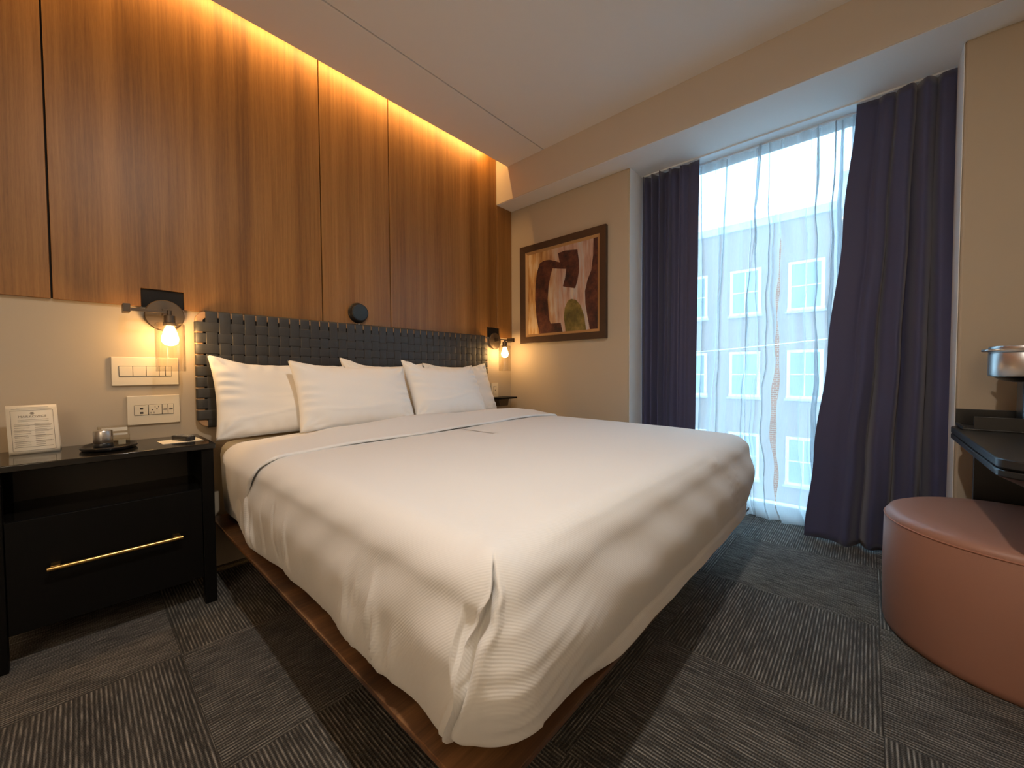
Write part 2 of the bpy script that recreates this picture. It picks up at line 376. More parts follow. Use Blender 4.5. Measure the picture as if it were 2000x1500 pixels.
box('slot_backing', (XL-.1, -.56, 2.861), (XS, -.53, 2.87), MT['black_gap'], ce)
box('cove_lid', (XL-.1, -.60, 2.985), (XS+.6, .1, 3.06), MT['white'], ce)
box('cove_back', (XL-.1, -.60, 2.862), (XS, -.57, 2.985), MT['white'], ce)
wl = box('wall_left', (XL-.1, YR-.1, 0), (XL, .1, 3.0), MT['wall']); tag(wl, 'taupe wall on the entrance side', kind='structure')
wr = box('wall_right', (XL-.1, YR-.1, 0), (3.2, YR, 3.0), MT['wall']); tag(wr, 'taupe wall behind the desk', kind='structure')

# cove light
cv = empty('cove_light', (.4, -.11, 2.93)); tag(cv, 'warm linear light hidden in the ceiling cove above the wood panels', 'light')
bm = bmesh.new(); bbox(bm, (-2.1,-.03,.012), (2.12,.0,.03)); fin('channel', bm, MT['alum'], cv)
def area(name, loc, rot, sx, sy, col, w, parent=None, shape='RECTANGLE', spread=180):
    l = bpy.data.lights.new(name, 'AREA'); l.shape = shape; l.size = sx; l.size_y = sy; l.color = col; l.energy = w; l.spread = math.radians(spread)
    o = bpy.data.objects.new(name, l); o.location = loc; o.rotation_euler = rot; return link(o, parent)
area('cove_lamp', (0,-.012,0), (math.radians(42),0,0), 4.1, .012, COVE_COL, COVE_W, cv)

# recessed downlight over the bed, plus an added fill lamp of the same build
def downlight(x, y, w, label, spread=170):
    d = empty('recessed_downlight', (x, y, ZC)); tag(d, label, 'light', 'recessed ceiling downlights')
    bm = bmesh.new(); lathe(bm, [(.036,-.001),(.052,-.001),(.054,-.004),(.050,-.006),(.038,-.006),(.034,-.002)], 32); fin('trim_ring', bm, MT['alum'], d, smooth='auto')
    l = bpy.data.lights.new('downlight_lamp', 'AREA'); l.shape = 'DISK'; l.size = .07; l.color = DOWN_COL; l.energy = w; l.spread = math.radians(spread)
    o = bpy.data.objects.new('downlight_lamp', l); o.location = (0,0,-.008); link(o, d)
downlight(DOWN_POS[0], DOWN_POS[1], DOWN_W, 'recessed ceiling downlight above the foot of the bed')
downlight(-1.52, -3.16, FILL_W, 'added fill downlight in the entrance corner behind the camera', 76)  # added lamp out of view, washes the corner walls to fill the room

# ------------------------------------------------------------------ window and outside
wn = empty('window_1', (3.13, (WY0+WY1)/2, 0)); tag(wn, 'tall fixed window with a white frame behind the curtains', kind='structure')
hw = (WY0-WY1)/2
bm = bmesh.new()
bbox(bm, (0,-hw,.0), (.06,hw,.085)); fin('bottom_rail', bm, MT['alum'], wn, bevel=.004)
bm = bmesh.new(); bbox(bm, (-.012,-hw,.085), (.06,hw,.104)); fin('window_sill', bm, MT['alum'], wn, bevel=.003)
for n,a,b in (('top_rail',(0,-hw,ZS-.012),(.06,hw,ZS)),('side_rail',(0,-hw,.104),(.06,-hw+.035,ZS-.012)),('side_rail',(0,hw-.035,.104),(.06,hw,ZS-.012))):
    box(n, a, b, MT['alum'], wn, bevel=.003)
box('pane', (.026,-hw+.03,.1), (.032,hw-.03,ZS-.008), MT['glass'], wn)

XF = 16.5
bd = empty('brick_building', (XF, 0, -7)); tag(bd, 'red brick building with white windows across the street', 'building')
box('facade', (0,-14,0), (6,16,13.15), MT['brick'], bd)
box('parapet', (-.08,-14,13.15), (6,16,13.42), MT['concrete'], bd)
bm = bmesh.new(); bbox(bm, (.3,-3.0,13.42), (2.2,-1.72,14.3)); bbox(bm, (.25,-3.05,14.3),(2.25,-1.67,14.42)); fin('chimney', bm, MT['concrete'], bd)
for ci, yc in enumerate((6.27, 4.48, 2.69, .905, -.885, -2.68, -4.46, -6.25)):
    for zb in (10.13, 7.14, 4.15, 1.3):
        w, h = .50, 1.57
        bm = bmesh.new()
        bbox(bm, (-.05,yc-w-.02,zb-.10),(.02,yc+w+.02,zb)); bbox(bm, (-.05,yc-w,zb+h-.1),(.02,yc+w,zb+h))
        for s in (-1,1): bbox(bm, (-.05,yc+s*w-(.10 if s>0 else 0),zb),(.02,yc+s*w+(.10 if s<0 else 0),zb+h-.1))
        bbox(bm, (-.035,yc-.02,zb),(.01,yc+.02,zb+h-.1)); bbox(bm, (-.04,yc-w+.1,zb+.71),(.01,yc+w-.1,zb+.755))
        f = fin('window', bm, MT['facade_white'], bd)
        for sy in (-1,1):
            for z0,z1 in ((zb,zb+.71),(zb+.755,zb+h-.1)):
                a,b = sorted((yc+sy*.02, yc+sy*(w-.1))); box('pane', (-.02,a,z0),(-.012,b,z1), MT['far_pane'], f)
        bm = bmesh.new(); bbox(bm, (-.12,yc-w-.06,zb-.17),(.02,yc+w+.06,zb-.1)); fin('window_sill', bm, MT['concrete'], f)
rd = box('street', (3.6,-40,-7.1), (60,40,-7.0), MT['road']); tag(rd, 'grey asphalt street between the buildings', kind='structure')
bm = bmesh.new(); tube(bm, [(9, y, 1.40+.012*(y+2)**2*.6-(y*.085)) for y in [k*.5-10 for k in range(41)]], .012, 6)
tag(fin('overhead_cable', bm, MT['facade_white'], smooth=True), 'thin pale overhead cable strung across the street outside', 'cable')

# ------------------------------------------------------------------ curtains
def sheet_mesh(name, m_, x0, ytop, ybot, ztop, zbot, fold, nu=160, nv=60, edge0=None, edge1=None, parent=None, thick=0):
    """hanging cloth: u runs from y(0) to y(1); fold(u,v,z) gives x offset, y offset"""
    bm = bmesh.new()
    def f(i,j):
        u = i/(nu-1); v = j/(nv-1); z = lerp(ztop, zbot(u) if callable(zbot) else zbot, v)
        a = edge0(z) if edge0 else lerp(ytop[0], ybot[0], v); b = edge1(z) if edge1 else lerp(ytop[1], ybot[1], v)
        dx, dy = fold(u,v,z)
        return (x0+dx, lerp(a,b,u)+dy, z)
    grid(bm, nu, nv, f); o = fin(name, bm, m_, parent, smooth=True)
    if thick: s = o.modifiers.new('solid','SOLIDIFY'); s.thickness = thick; s.offset = 0
    return o
def folds_l(u,v,z):
    # free edge (u=1) is a flat panel, the folds gather towards the jamb
    k = sm(.0,.62,1-u); ph = 2*PI*(5.6*(1-u)**1.25)
    dx = -.030*math.sin(ph+.5+.3*math.sin(3*z))*k*(1-.15*v) - .012*math.sin(2.3*ph+1)*k + .012*(1-k)*math.sin(3*u+v)
    return dx, .012*math.cos(ph)*k
o = sheet_mesh('drape_curtain', MT['drape'], 2.948, (-1.187,-1.60), (-1.187,-1.585), ZS-.014, .015, folds_l, 200, 40, thick=.004)
tag(o, 'dark plum floor length drape nearest the framed picture', 'curtain', 'blackout drapes at the window')
def folds_r(u,v,z):
    k = sm(.16,.5,u); ph = 2*PI*(4.6*u**1.15)
    flare = lerp(.034,.050,v)
    dx = -flare*math.sin(ph-.3+.35*math.sin(2.4*z+u*3))*k - .013*math.sin(2.4*ph+.7+z)*k*(.5+.5*v) - .045*v**1.5*gs(u-.22,.22)
    dx += .02*(1-k)*math.sin(2.2*u)
    return dx, .014*math.cos(ph)*k
o = sheet_mesh('drape_curtain', MT['drape'], 2.948, (-2.42,-2.794), (-2.225,-2.794), ZS-.014, lambda u: .004+.03*sm(.55,0,u)*0+.012*math.sin(9*u)**2, folds_r, 220, 60, thick=.004,
    edge0=lambda z: interp(z, [(0,-2.222),(.5,-2.262),(1.1,-2.318),(1.8,-2.375),(2.49,-2.425)]))
tag(o, 'dark plum floor length drape flared at the hem beside the ottoman', 'curtain', 'blackout drapes at the window')
bm = bmesh.new(); bbox(bm, (2.93,WY1+.01,ZS-.012),(2.975,WY0-.01,ZS)); bbox(bm,(3.042,WY1+.01,ZS-.012),(3.082,WY0-.01,ZS))
tag(fin('curtain_track', bm, MT['alum']), 'white double curtain track fixed under the window soffit', 'curtain track')
rnd = random.Random(3)
def sheer_fold(seed, gather):
    r = random.Random(seed); comps = [(r.uniform(9,34), r.uniform(0,6.3), r.uniform(.003,.011), r.uniform(-.5,.5), r.uniform(1,4)) for _ in range(7)]
    lines = [(r.random(), r.uniform(.006,.018), r.uniform(-.05,.05), r.uniform(.6,2.2), r.uniform(0,6.3), r.choice((-1,1))) for _ in range(9)]
    def f(u,v,z):
        w = gather(u); dx = 0; dy = 0
        for k,p,a,s,q in comps:
            ph = 2*PI*k*.18*(u**1.0)*1.6+p+s*z+.5*math.sin(q*z+p); dx += a*math.sin(ph)*w; dy += a*.9*math.cos(ph*1.3)*w
        for c,wd,sl,fr,p,sg in lines:
            cu = c+sl*math.sin(fr*z+p); dx += sg*.022*gs(u-cu, wd*1.4); dy += .016*sm(-wd,wd,u-cu)-.008
        return dx, dy*sm(0,.12,u)*sm(1,.88,u)*.8
    return f
gap = [(0,-2.09,-2.095),(.12,-2.055,-2.06),(.3,-2.045,-2.062),(.55,-2.02,-2.058),(.85,-2.03,-2.060),(1.1,-2.042,-2.066),(1.5,-2.052,-2.062),(2.0,-2.060,-2.064),(2.2,-2.064,-2.076),(2.5,-2.072,-2.078)]
def wob(z, s): return .006*math.sin(9*z+s)+.004*math.sin(21*z+2*s)
ga = [(a,b) for a,b,c in gap]; gb = [(a,c) for a,b,c in gap]
o = sheet_mesh('sheer_curtain', MT['sheer'], 3.062, (-1.45,-2.06), (-1.45,-2.06), ZS-.014, lambda u: .012+.012*math.sin(14*u)**2, sheer_fold(11, lambda u: .55+.9*sm(.55,1,u)), 420, 70,
    edge0=lambda z: -1.45, edge1=lambda z: interp(z, ga)+wob(z,1)*sm(2.4,1.8,z))
tag(o, 'translucent white sheer curtain hanging on the bed side of the gap', 'curtain', 'sheer curtains at the window')
o = sheet_mesh('sheer_curtain', MT['sheer'], 3.062, (-2.07,-2.60), (-2.07,-2.60), ZS-.014, lambda u: .010+.012*math.sin(10*u)**2, sheer_fold(23, lambda u: .55+.9*sm(.4,0,u)), 380, 70,
    edge0=lambda z: interp(z, gb)+wob(z,2.2)*sm(2.4,1.8,z), edge1=lambda z: -2.60)
tag(o, 'translucent white sheer curtain hanging on the ottoman side of the gap', 'curtain', 'sheer curtains at the window')

# ------------------------------------------------------------------ headboard of woven straps
HX0, HX1, HZ0, HZ1 = .392, 2.386, .735, 1.312
hb = empty('headboard', ((HX0+HX1)/2, 0, HZ0)); tag(hb, 'wide headboard of woven charcoal leather straps on a wooden frame', 'headboard')
hb.location = (0,0,0)
RY = -.050; RT = .026                              # rail front face, rail thickness
outer = rrect(HX0,HZ0,HX1,HZ1,.045,6); inner = rrect(HX0+.030,HZ0+.030,HX1-.030,HZ1-.030,.02,6)
bm = bmesh.new(); n = len(outer)
Vs = [[bm.verts.new((p[0],y,p[1])) for p in pl] for y in (RY+.003,RY+.003+RT) for pl in (outer,inner)]
of,inf,ob,ib = Vs
for i in range(n):
    k = (i+1)%n
    bm.faces.new((of[i],of[k],inf[k],inf[i])); bm.faces.new((ob[i],ib[i],ib[k],ob[k])); bm.faces.new((of[i],ob[i],ob[k],of[k])); bm.faces.new((inf[i],inf[k],ib[k],ib[i]))
fin('rail_frame', bm, MT['frame_wood'], hb, bevel=.004)
for zz in (.86,1.19):
    pass
bm = bmesh.new()
for xx in (.62,1.39,2.16): bbox(bm, (xx-.03, RY+.02, HZ0+.01),(xx+.03,-.0202,HZ1-.012))
fin('wall_bracket', bm, MT['black_gap'], hb)
NV, NH = 35, 9
px = (HX1-HX0-.062)/NV; x_first = HX0+.036
pz = .0548; z_first = 1.2615
SW = px*.875; SH = pz*.87
AM = .0013
def strap_strip(bm, path, half, axis, th=.0022):
    """path: list of (t, y); strip of width 2*half; axis: 'z' path runs in z, width in x"""
    rows = []
    for k,(c,y,t) in enumerate(path):
        row = []
        for w,off in ((-half,0),(-half*.86,-.0005),(half*.86,-.0005),(half,0)):
            p = (c+w, y+off, t) if axis == 'z' else (t, y+off, c+w)
            row.append(bm.verts.new(p))
        rows.append(row)
    for a,b in zip(rows, rows[1:]):
        for i in range(3): bm.faces.new((a[i],a[i+1],b[i+1],b[i]))
def add_strap(name, path, half, axis):
    bm = bmesh.new(); strap_strip(bm, path, half, axis); o = fin(name, bm, MT['strap'], hb, smooth=True)
    s = o.modifiers.new('solid','SOLIDIFY'); s.thickness = .0022; s.offset = 0
    return o
for i in range(NV):
    xc = x_first+px*(i+.5); path = []
    path += [(xc, RY+.004+RT, HZ1-.03), (xc, RY+.004+RT, HZ1+.001), (xc, RY+RT*.7, HZ1+.0035), (xc, RY+.006, HZ1+.0035), (xc, RY-.001, HZ1-.001)]
    path += [(xc, RY-.0022, HZ1-.008),(xc, RY-.0022, HZ1-.04)]
    for j in range(NH):
        zc = z_first-pz*(j+.5); s = 1 if (i+j)%2 == 1 else -1
        for q in (.32,-.0,-.32): path.append((xc, RY-.003-s*AM, zc+q*pz))
    path += [(xc, RY-.0022, HZ0+.028),(xc, RY-.0022, HZ0+.006),(xc, RY+.004, HZ0-.003),(xc, RY+RT, HZ0-.002)]
    add_strap('vertical_strap', path, SW/2, 'z')
for j in range(NH):
    zc = z_first-pz*(j+.5); path = [(zc, RY+RT+.003, HX0+.02),(zc, RY+RT*.8, HX0-.0025),(zc, RY+.006, HX0-.0025),(zc, RY-.002, HX0+.004),(zc, RY-.0022, HX0+.026)]
    for i in range(NV):
        xc = x_first+px*(i+.5); s = -1 if (i+j)%2 == 1 else 1
        for q in (-.32,0,.32): path.append((zc, RY-.003-s*AM, xc+q*px))
    path += [(zc, RY-.0022, HX1-.026),(zc, RY-.002, HX1-.004),(zc, RY+.006, HX1+.0025),(zc, RY+RT*.8, HX1+.0025),(zc, RY+RT+.003, HX1-.02)]
    add_strap('horizontal_strap', path, SH/2, 'x')
# dark cloth backing behind the weave
box('backing_board', (HX0+.02, RY+.012, HZ0+.02), (HX1-.02, RY+.016, HZ1-.02), MT['black_gap'], hb)

# round speaker above the headboard
sp = empty('wall_speaker', (1.238, PF, 1.392)); tag(sp, 'round black bedside speaker on the wood panel above the headboard', 'speaker')
bm = bmesh.new(); lathe(bm, [(.066,0),(.066,-.004),(.060,-.010),(.0575,-.030),(.053,-.036),(.046,-.034)], 40, axis='y'); fin('housing', bm, MT['plastic'], sp, smooth='auto')
bm = bmesh.new(); lathe(bm, [(.0505,-.0335),(.048,-.0375),(.03,-.039),(0,-.0395)], 40, axis='y'); fin('grille', bm, MT['speaker'], sp, smooth='auto')
bm = bmesh.new(); lathe(bm, [(.0055,0),(.0055,-.008),(.004,-.010),(0,-.010)], 14, c=(.004,0,-.074), axis='y'); fin('indicator', bm, MT['paper'], sp, smooth='auto')

# ------------------------------------------------------------------ bed
bf = empty('bed_frame', (1.388, -1.03, 0)); bf.location = (0,0,0); tag(bf, 'low walnut platform bed frame with a wide overhanging edge', 'bed')
PX0, PX1, PY0, PY1, PZ = .427, 2.349, -2.045, -.075, .285
def slab(name, m_, a, b, parent, bevel=.003): return box(name, a, b, m_, parent, bevel=bevel)
bm = bmesh.new(); P4 = [(PX0,PY0),(PX1,PY0),(PX1,PY1),(PX0,PY1)]; I4 = [(PX0+.12,PY0+.12),(PX1-.12,PY0+.12),(PX1-.12,PY1-.0),(PX0+.12,PY1-.0)]
top = [bm.verts.new((x,y,PZ)) for x,y in P4]; mid = [bm.verts.new((x,y,PZ-.013)) for x,y in P4]; low = [bm.verts.new((x,y,PZ-.075)) for x,y in I4]
bm.faces.new(top); bm.faces.new(low[::-1])
for A,B in ((top,mid),(mid,low)):
    for i in range(4): bm.faces.new((A[i],B[i],B[(i+1)%4],A[(i+1)%4]))
fin('platform', bm, MT['walnut'], bf, bevel=.0025)
box('plinth', (PX0+.45, PY0+.55, 0), (PX1-.45, PY1-.1, PZ-.073), MT['black'], bf, bevel=.004)

# mattress with fitted sheet
ms = empty('mattress', (1.388,-1.05,PZ)); ms.location = (0,0,0); tag(ms, 'thick mattress in a white fitted sheet on the walnut platform', 'mattress')
def mattress():
    bm = bmesh.new(); x0,x1,y0,y1 = .462,2.31,-2.0,-.085
    NP = 400; prof = [(-.06,PZ+.001),(-.03,PZ+.012),(-.01,PZ+.04),(0,.45),(0,.60),(-.008,.635),(-.026,.658),(-.06,.668),(-.20,.668),(-.5,.668),(-.92,.668)]
    def per(t, ins, r):
        a,b,c,d = x0+ins,x1-ins,y0+ins,y1-ins; pts = rrect(a,c,b,d,max(r-ins,.004),10); 
        return pts
    base = [rrect(x0-o,y0-o,x1+o,y1+o,max(.13+o,.004),12,max(.045+o,.004)) for o,z in prof]
    # densify along the edges
    rows = []
    for k,(o,z) in enumerate(prof):
        pts = base[k]; out = []
        for i in range(len(pts)):
            p,q = pts[i],pts[(i+1)%len(pts)]; L_ = math.dist(p,q); m_ = 40 if (i+1)%13 == 0 else 1
            for s in range(m_): out.append((lerp(p[0],q[0],s/m_), lerp(p[1],q[1],s/m_)))
        rows.append(out)
    V = []
    for k,(o,z) in enumerate(prof):
        row = []
        for x,y in rows[k]:
            w = .006*math.sin(46*y+9*z)*math.sin(17*y+3) if (y > -.8 and x < .6 and .3 < z < .64) else 0
            row.append(bm.verts.new((x-w, y, z)))
        V.append(row)
    n = len(V[0])
    for a,b in zip(V,V[1:]):
        for i in range(n): bm.faces.new((a[i],a[(i+1)%n],b[(i+1)%n],b[i]))
    bm.faces.new(V[-1]); return bm
fin('fitted_sheet', mattress(), MT['sheet'], ms, smooth='auto')

# duvet cover: perimeter loop x vertical profile, corner pleat at the near foot corner
DX0, DX1, DYF, DY0 = .437, 2.335, -2.060, -.52
ZT = .695
def top_z(x, y):
    z = ZT + .006*math.sin(2.1*x+.4)*math.sin(1.9*y) - .010*sm(.35,0,min(x-DX0, DX1-x)) - .008*sm(.4,0,y-DYF)
    return z
prof = []                                           # (offset, z, kind) from hem to centre
for o,z in ((-.075,PZ+.006),(-.058,PZ+.008),(-.040,PZ+.014),(-.022,PZ+.026),(-.010,PZ+.042)): prof.append((o,z))
for k in range(1,30): z = lerp(PZ+.042,.600,k/29); t = k/29; prof.append((-.010+.020*math.sin(PI*min(1,t*1.15)**.8*.5) + .006*math.sin(PI*t) - .010*sm(.6,1,t), z))
o_e = prof[-1][0]; R = .088
for k in range(1,15): a = PI/2*k/14; prof.append((o_e-R*(1-math.cos(a)), .600+R*math.sin(a)+.0))
d_e = -prof[-1][0]
for k in range(1,46): prof.append((-lerp(d_e,.945,(k/45)**1.15), None))
left_n, arc_n, foot_n, right_n = 170, 56, 210, 60
cols = [('L',i/(left_n-1)) for i in range(left_n)] + [('A',(i+1)/(arc_n+1)) for i in range(arc_n)] + [('F',i/(foot_n-1)) for i in range(foot_n)] + [('B',(i+1)/17) for i in range(16)] + [('R',i/(right_n-1)) for i in range(right_n)]
rw = random.Random(21)
ridgesL = [(rw.uniform(-1.15,-.62), rw.uniform(.006,.016), rw.uniform(-.004,.0065), rw.uniform(.44,.62), rw.uniform(-.12,.06)) for _ in range(20)]
ridgesL += [(rw.uniform(-1.93,-1.45), rw.uniform(.007,.016), rw.uniform(-.003,.0055), rw.uniform(.50,.64), rw.uniform(-.30,-.05)) for _ in range(18)]
ridgesL += [(rw.uniform(-1.45,-1.15), rw.uniform(.012,.02), rw.uniform(-.002,.003), rw.uniform(.46,.56), rw.uniform(-.12,.05)) for _ in range(5)]
footR = [(.335,.25,.9,.0022,.012),(.385,.20,.9,.0030,.012),(.425,.16,1.0,.0024,.009),(.46,.16,.9,.0028,.010),(.50,.12,1.0,.0018,.010),(.56,.20,.2,.0022,.011)]
def duvet_pt(ci, k):
    seg,a = cols[ci]; o,z = prof[k]
    zz = z if z is not None else ZT
    side = sm(.70,.60,zz) if z is not None else 0
    if z is None: side = 0
    low = sm(.46,.31,zz)
    rc = .085+.06*low
    oo = o
    if seg in 'FBR' and o < 0 and z is not None and zz < .34:
        fx = a if seg == 'F' else 1
        oo = o*lerp(1, .02, sm(.02,.20,fx))
    # extra bulge at the foot, tuck at near corner
    ins = -oo
    x0,x1,yf = DX0+ins, DX1-ins, DYF+ins
    r_ = max(rc-ins*.9 if ins > 0 else rc-ins, .0015)
    yy0 = DY0
    phiA = interp(zz, [(.29,7),(.47,9),(.53,14),(.585,30),(.63,44),(.70,46)])
    nx = ny = 0
    if seg == 'L': x,y,nx,ny = x0, lerp(yy0, yf+r_, a), -1, 0
    elif seg == 'R': x,y,nx,ny = x1, lerp(yf+r_, yy0, a), 1, 0
    elif seg == 'F': x,y,nx,ny = lerp(x0+r_, x1-r_, a), yf, 0, -1
    elif seg == 'A':
        ph = phiA*a/.45 if a < .45 else phiA+(90-phiA)*(a-.45)/.55
        ph = math.radians(ph); nx,ny = -math.cos(ph), -math.sin(ph); x,y = x0+r_+r_*nx, yf+r_+r_*ny
    else:
        ph = math.radians(90*a); nx,ny = math.sin(ph), -math.cos(ph); x,y = x1-r_+r_*nx, yf+r_+r_*ny
    d = 0; dz = 0
    if z is not None:
        if seg == 'L':
            for c,w,am,zt,sl in ridgesL:
                cc = c + sl*(zz-.30); d += am*2.6*gs(y-cc,w*.75)*sm(zt,zt-.18,zz)*sm(.295,.40,zz)
            d += .009*math.sin(7.3*y+1)*low + .004*math.sin(15*y)*low
            d += .012*sm(-1.80,-1.97,y)*sm(.60,.50,zz)                # flap lifts towards the pleat
            dz += (.004*math.sin(11*y))*sm(.36,.30,zz)
        if seg == 'F':
            l = x-(x0+r_)+.02
            for z0,s1,s2,am,w in footR:
                zc = z0+s1*l*.9+s2*l*l*.6; d += am*gs(zz-zc, w)*sm(.34,.04,l)
            d -= .0035*gs(zz-.652,.005)*sm(.52,.62,x)*sm(1.72,1.55,x)
            d += .0016*sm(.640,.652,zz)*sm(.52,.62,x)*sm(1.72,1.55,x)
            d += .010*math.sin(PI*sm(.31,.62,zz)) + .006*math.sin(3.1*x+2)*low
            for xc,zc,w in ((1.66,.645,.03),(1.70,.640,.02)): d += .004*gs(x-xc-(zz-zc)*1.5,w)*gs(zz-zc,.010)
            for xc,ph_ in ((1.83,0),(1.93,2)):
                d += .0016*math.sin(zz*170+ph_)*gs(x-xc+.06*(zz-.5),.012)*sm(.36,.40,zz)*sm(.62,.56,zz)
            d += .0025*math.sin(30*x+12*zz)*sm(1.2,1.6,x)*sm(2.2,1.9,x)*gs(zz-.42,.05)
        if seg == 'A':
            l = (a-.45)/.55
            d += .010*math.sin(PI*sm(.31,.62,zz))*sm(0,1,l)
            hgt = sm(.675,.62,zz)                                      # pleat opens below the corner tip
            if a <= .45:
                d += .012*sm(.60,.50,zz)
                if .47 < zz < .60:                                     # small slack triangle above the flap
                    d -= .016*sm(.06,.14,a)*sm(.46,.53,zz)*sm(.61,.55,zz)
                d += .006*gs(a-.43,.05)*hgt
            else:
                wdt = interp(zz, [(.30,.02),(.42,.03),(.50,.09),(.58,.13),(.66,.05)])
                dep = interp(zz, [(.29,.012),(.34,.018),(.44,.024),(.52,.038),(.58,.048),(.64,.024),(.675,0)])
                d -= dep*(1-sm(wdt*.7, wdt*1.9, l)) - .007*gs(l-wdt*2-.06,.10)*hgt
            if l > .15:
                la = .02-.09*(1-l)
                for z0,s1,s2,am,w in footR: d += am*gs(zz-(z0+s1*la*.9), w)*sm(.15,.6,l)
        if seg == 'B': d += .010*math.sin(PI*sm(.31,.62,zz))*sm(1,0,a)
        d += .0015*math.sin(23*x+31*y+40*zz)*side
        px_,py_,pz_ = x+nx*d, y+ny*d, zz+dz
        pz_ += sm(.60,.688,zz)*(top_z(px_,py_)-ZT+ (ZT-.688))
        if seg in 'LF' and zz < .31: pz_ = max(pz_, PZ+.004)
        # corner tip pulled up a little
        pz_ += .010*gs(math.dist((px_,py_),(.485,-2.005)),.03)*sm(.60,.66,zz)
        return (px_,py_,max(pz_,PZ+.003))
    z_ = top_z(x,y) + .010*gs(math.dist((x,y),(.485,-2.005)),.03)
    # faint drag lines on top, from the tip and along the edge
    z_ += .0018*gs((x-.50)-(y+2.0)*.55,.012)*sm(-2.02,-1.95,y)*sm(-1.6,-1.9,y)
    z_ += .0015*math.sin(9*x+5*y)*math.sin(4*y-3*x)
    return (x,y,z_)
du = empty('duvet', (0,0,0)); tag(du, 'white duvet tucked over the mattress with a pleat at the near corner', 'duvet')
bm = bmesh.new(); grid(bm, len(cols), len(prof), duvet_pt)
fin('cover', bm, MT['duvet'], du, smooth=True)

# turned-down band
def crest(x,y):
    b = interp(x, [(.44,.004),(.52,.012),(.66,.022),(.84,.040),(1.22,.058),(1.72,.042),(2.1,.036),(2.25,.022),(2.33,.0)])
    return b*(gs(y+.62,.15) if y < -.62 else gs(y+.62,.11))
sec = []
zl = [(-.012,.40),(-.004,.44),(.006,.50),(.010,.55),(.010,.60)]
for o,z in zl: sec.append((DX0-o, z, -1))
for k in range(1,11): a = PI/2*k/10; sec.append((DX0-.010+R*(1-math.cos(a)), .600+R*math.sin(a), 0))
sx0 = sec[-1][0]; sx1 = DX1+.010-R
topn = 70
for k in range(1,topn): sec.append((lerp(sx0,sx1,k/topn), .688, 1))
for k in range(0,11): a = PI/2*(1-k/10); sec.append((DX1+.010-R*(1-math.cos(a)), .600+R*math.sin(a), 0))
for o,z in zl[::-1]: sec.append((DX1+o, z, -1))
def band_edge(i):
    x,z,k = sec[i]
    e = interp(z, [(.40,-.60),(.47,-.70),(.55,-.745),(.64,-.815),(.69,-.845)])
    return e + (.012*math.sin(3.3*x+.6) if k == 1 else 0)
NB = 60
def band_pt(i,j):
    x,z,k = sec[i]; e = band_edge(i)
    h0 = -.33 if k != -1 else -.40
    t = j/(NB-1); tt = min(1, t/.86)
    y = lerp(h0, e, tt**.9)
    th = .011*sm(0,.1,t)
    if t > .86:                                     # rolled lip
        q = (t-.86)/.14*PI*.95; y = e - .008*math.sin(q); th = .0115*math.cos(q)*.62+.0045
        th = max(th,-.002)
    nx = -1 if x < 1 else 1
    wtop = {1:1, 0:sm(.60,.688,z), -1:0}[k]
    ox = (1-wtop)*nx*th; oz = wtop*th
    wr_ = .003*math.sin(40*y+8*z)*sm(.62,.5,z)
    return (x+ox+nx*wr_*(k==-1), y, z+oz + wtop*(top_z(x,y)-.688 + crest(x,y)) + wtop*.0016*math.sin(12*x+3*y))
bm = bmesh.new(); grid(bm, len(sec), NB, band_pt)
fin('turned_down_fold', bm, MT['sheet'], du, smooth=True)

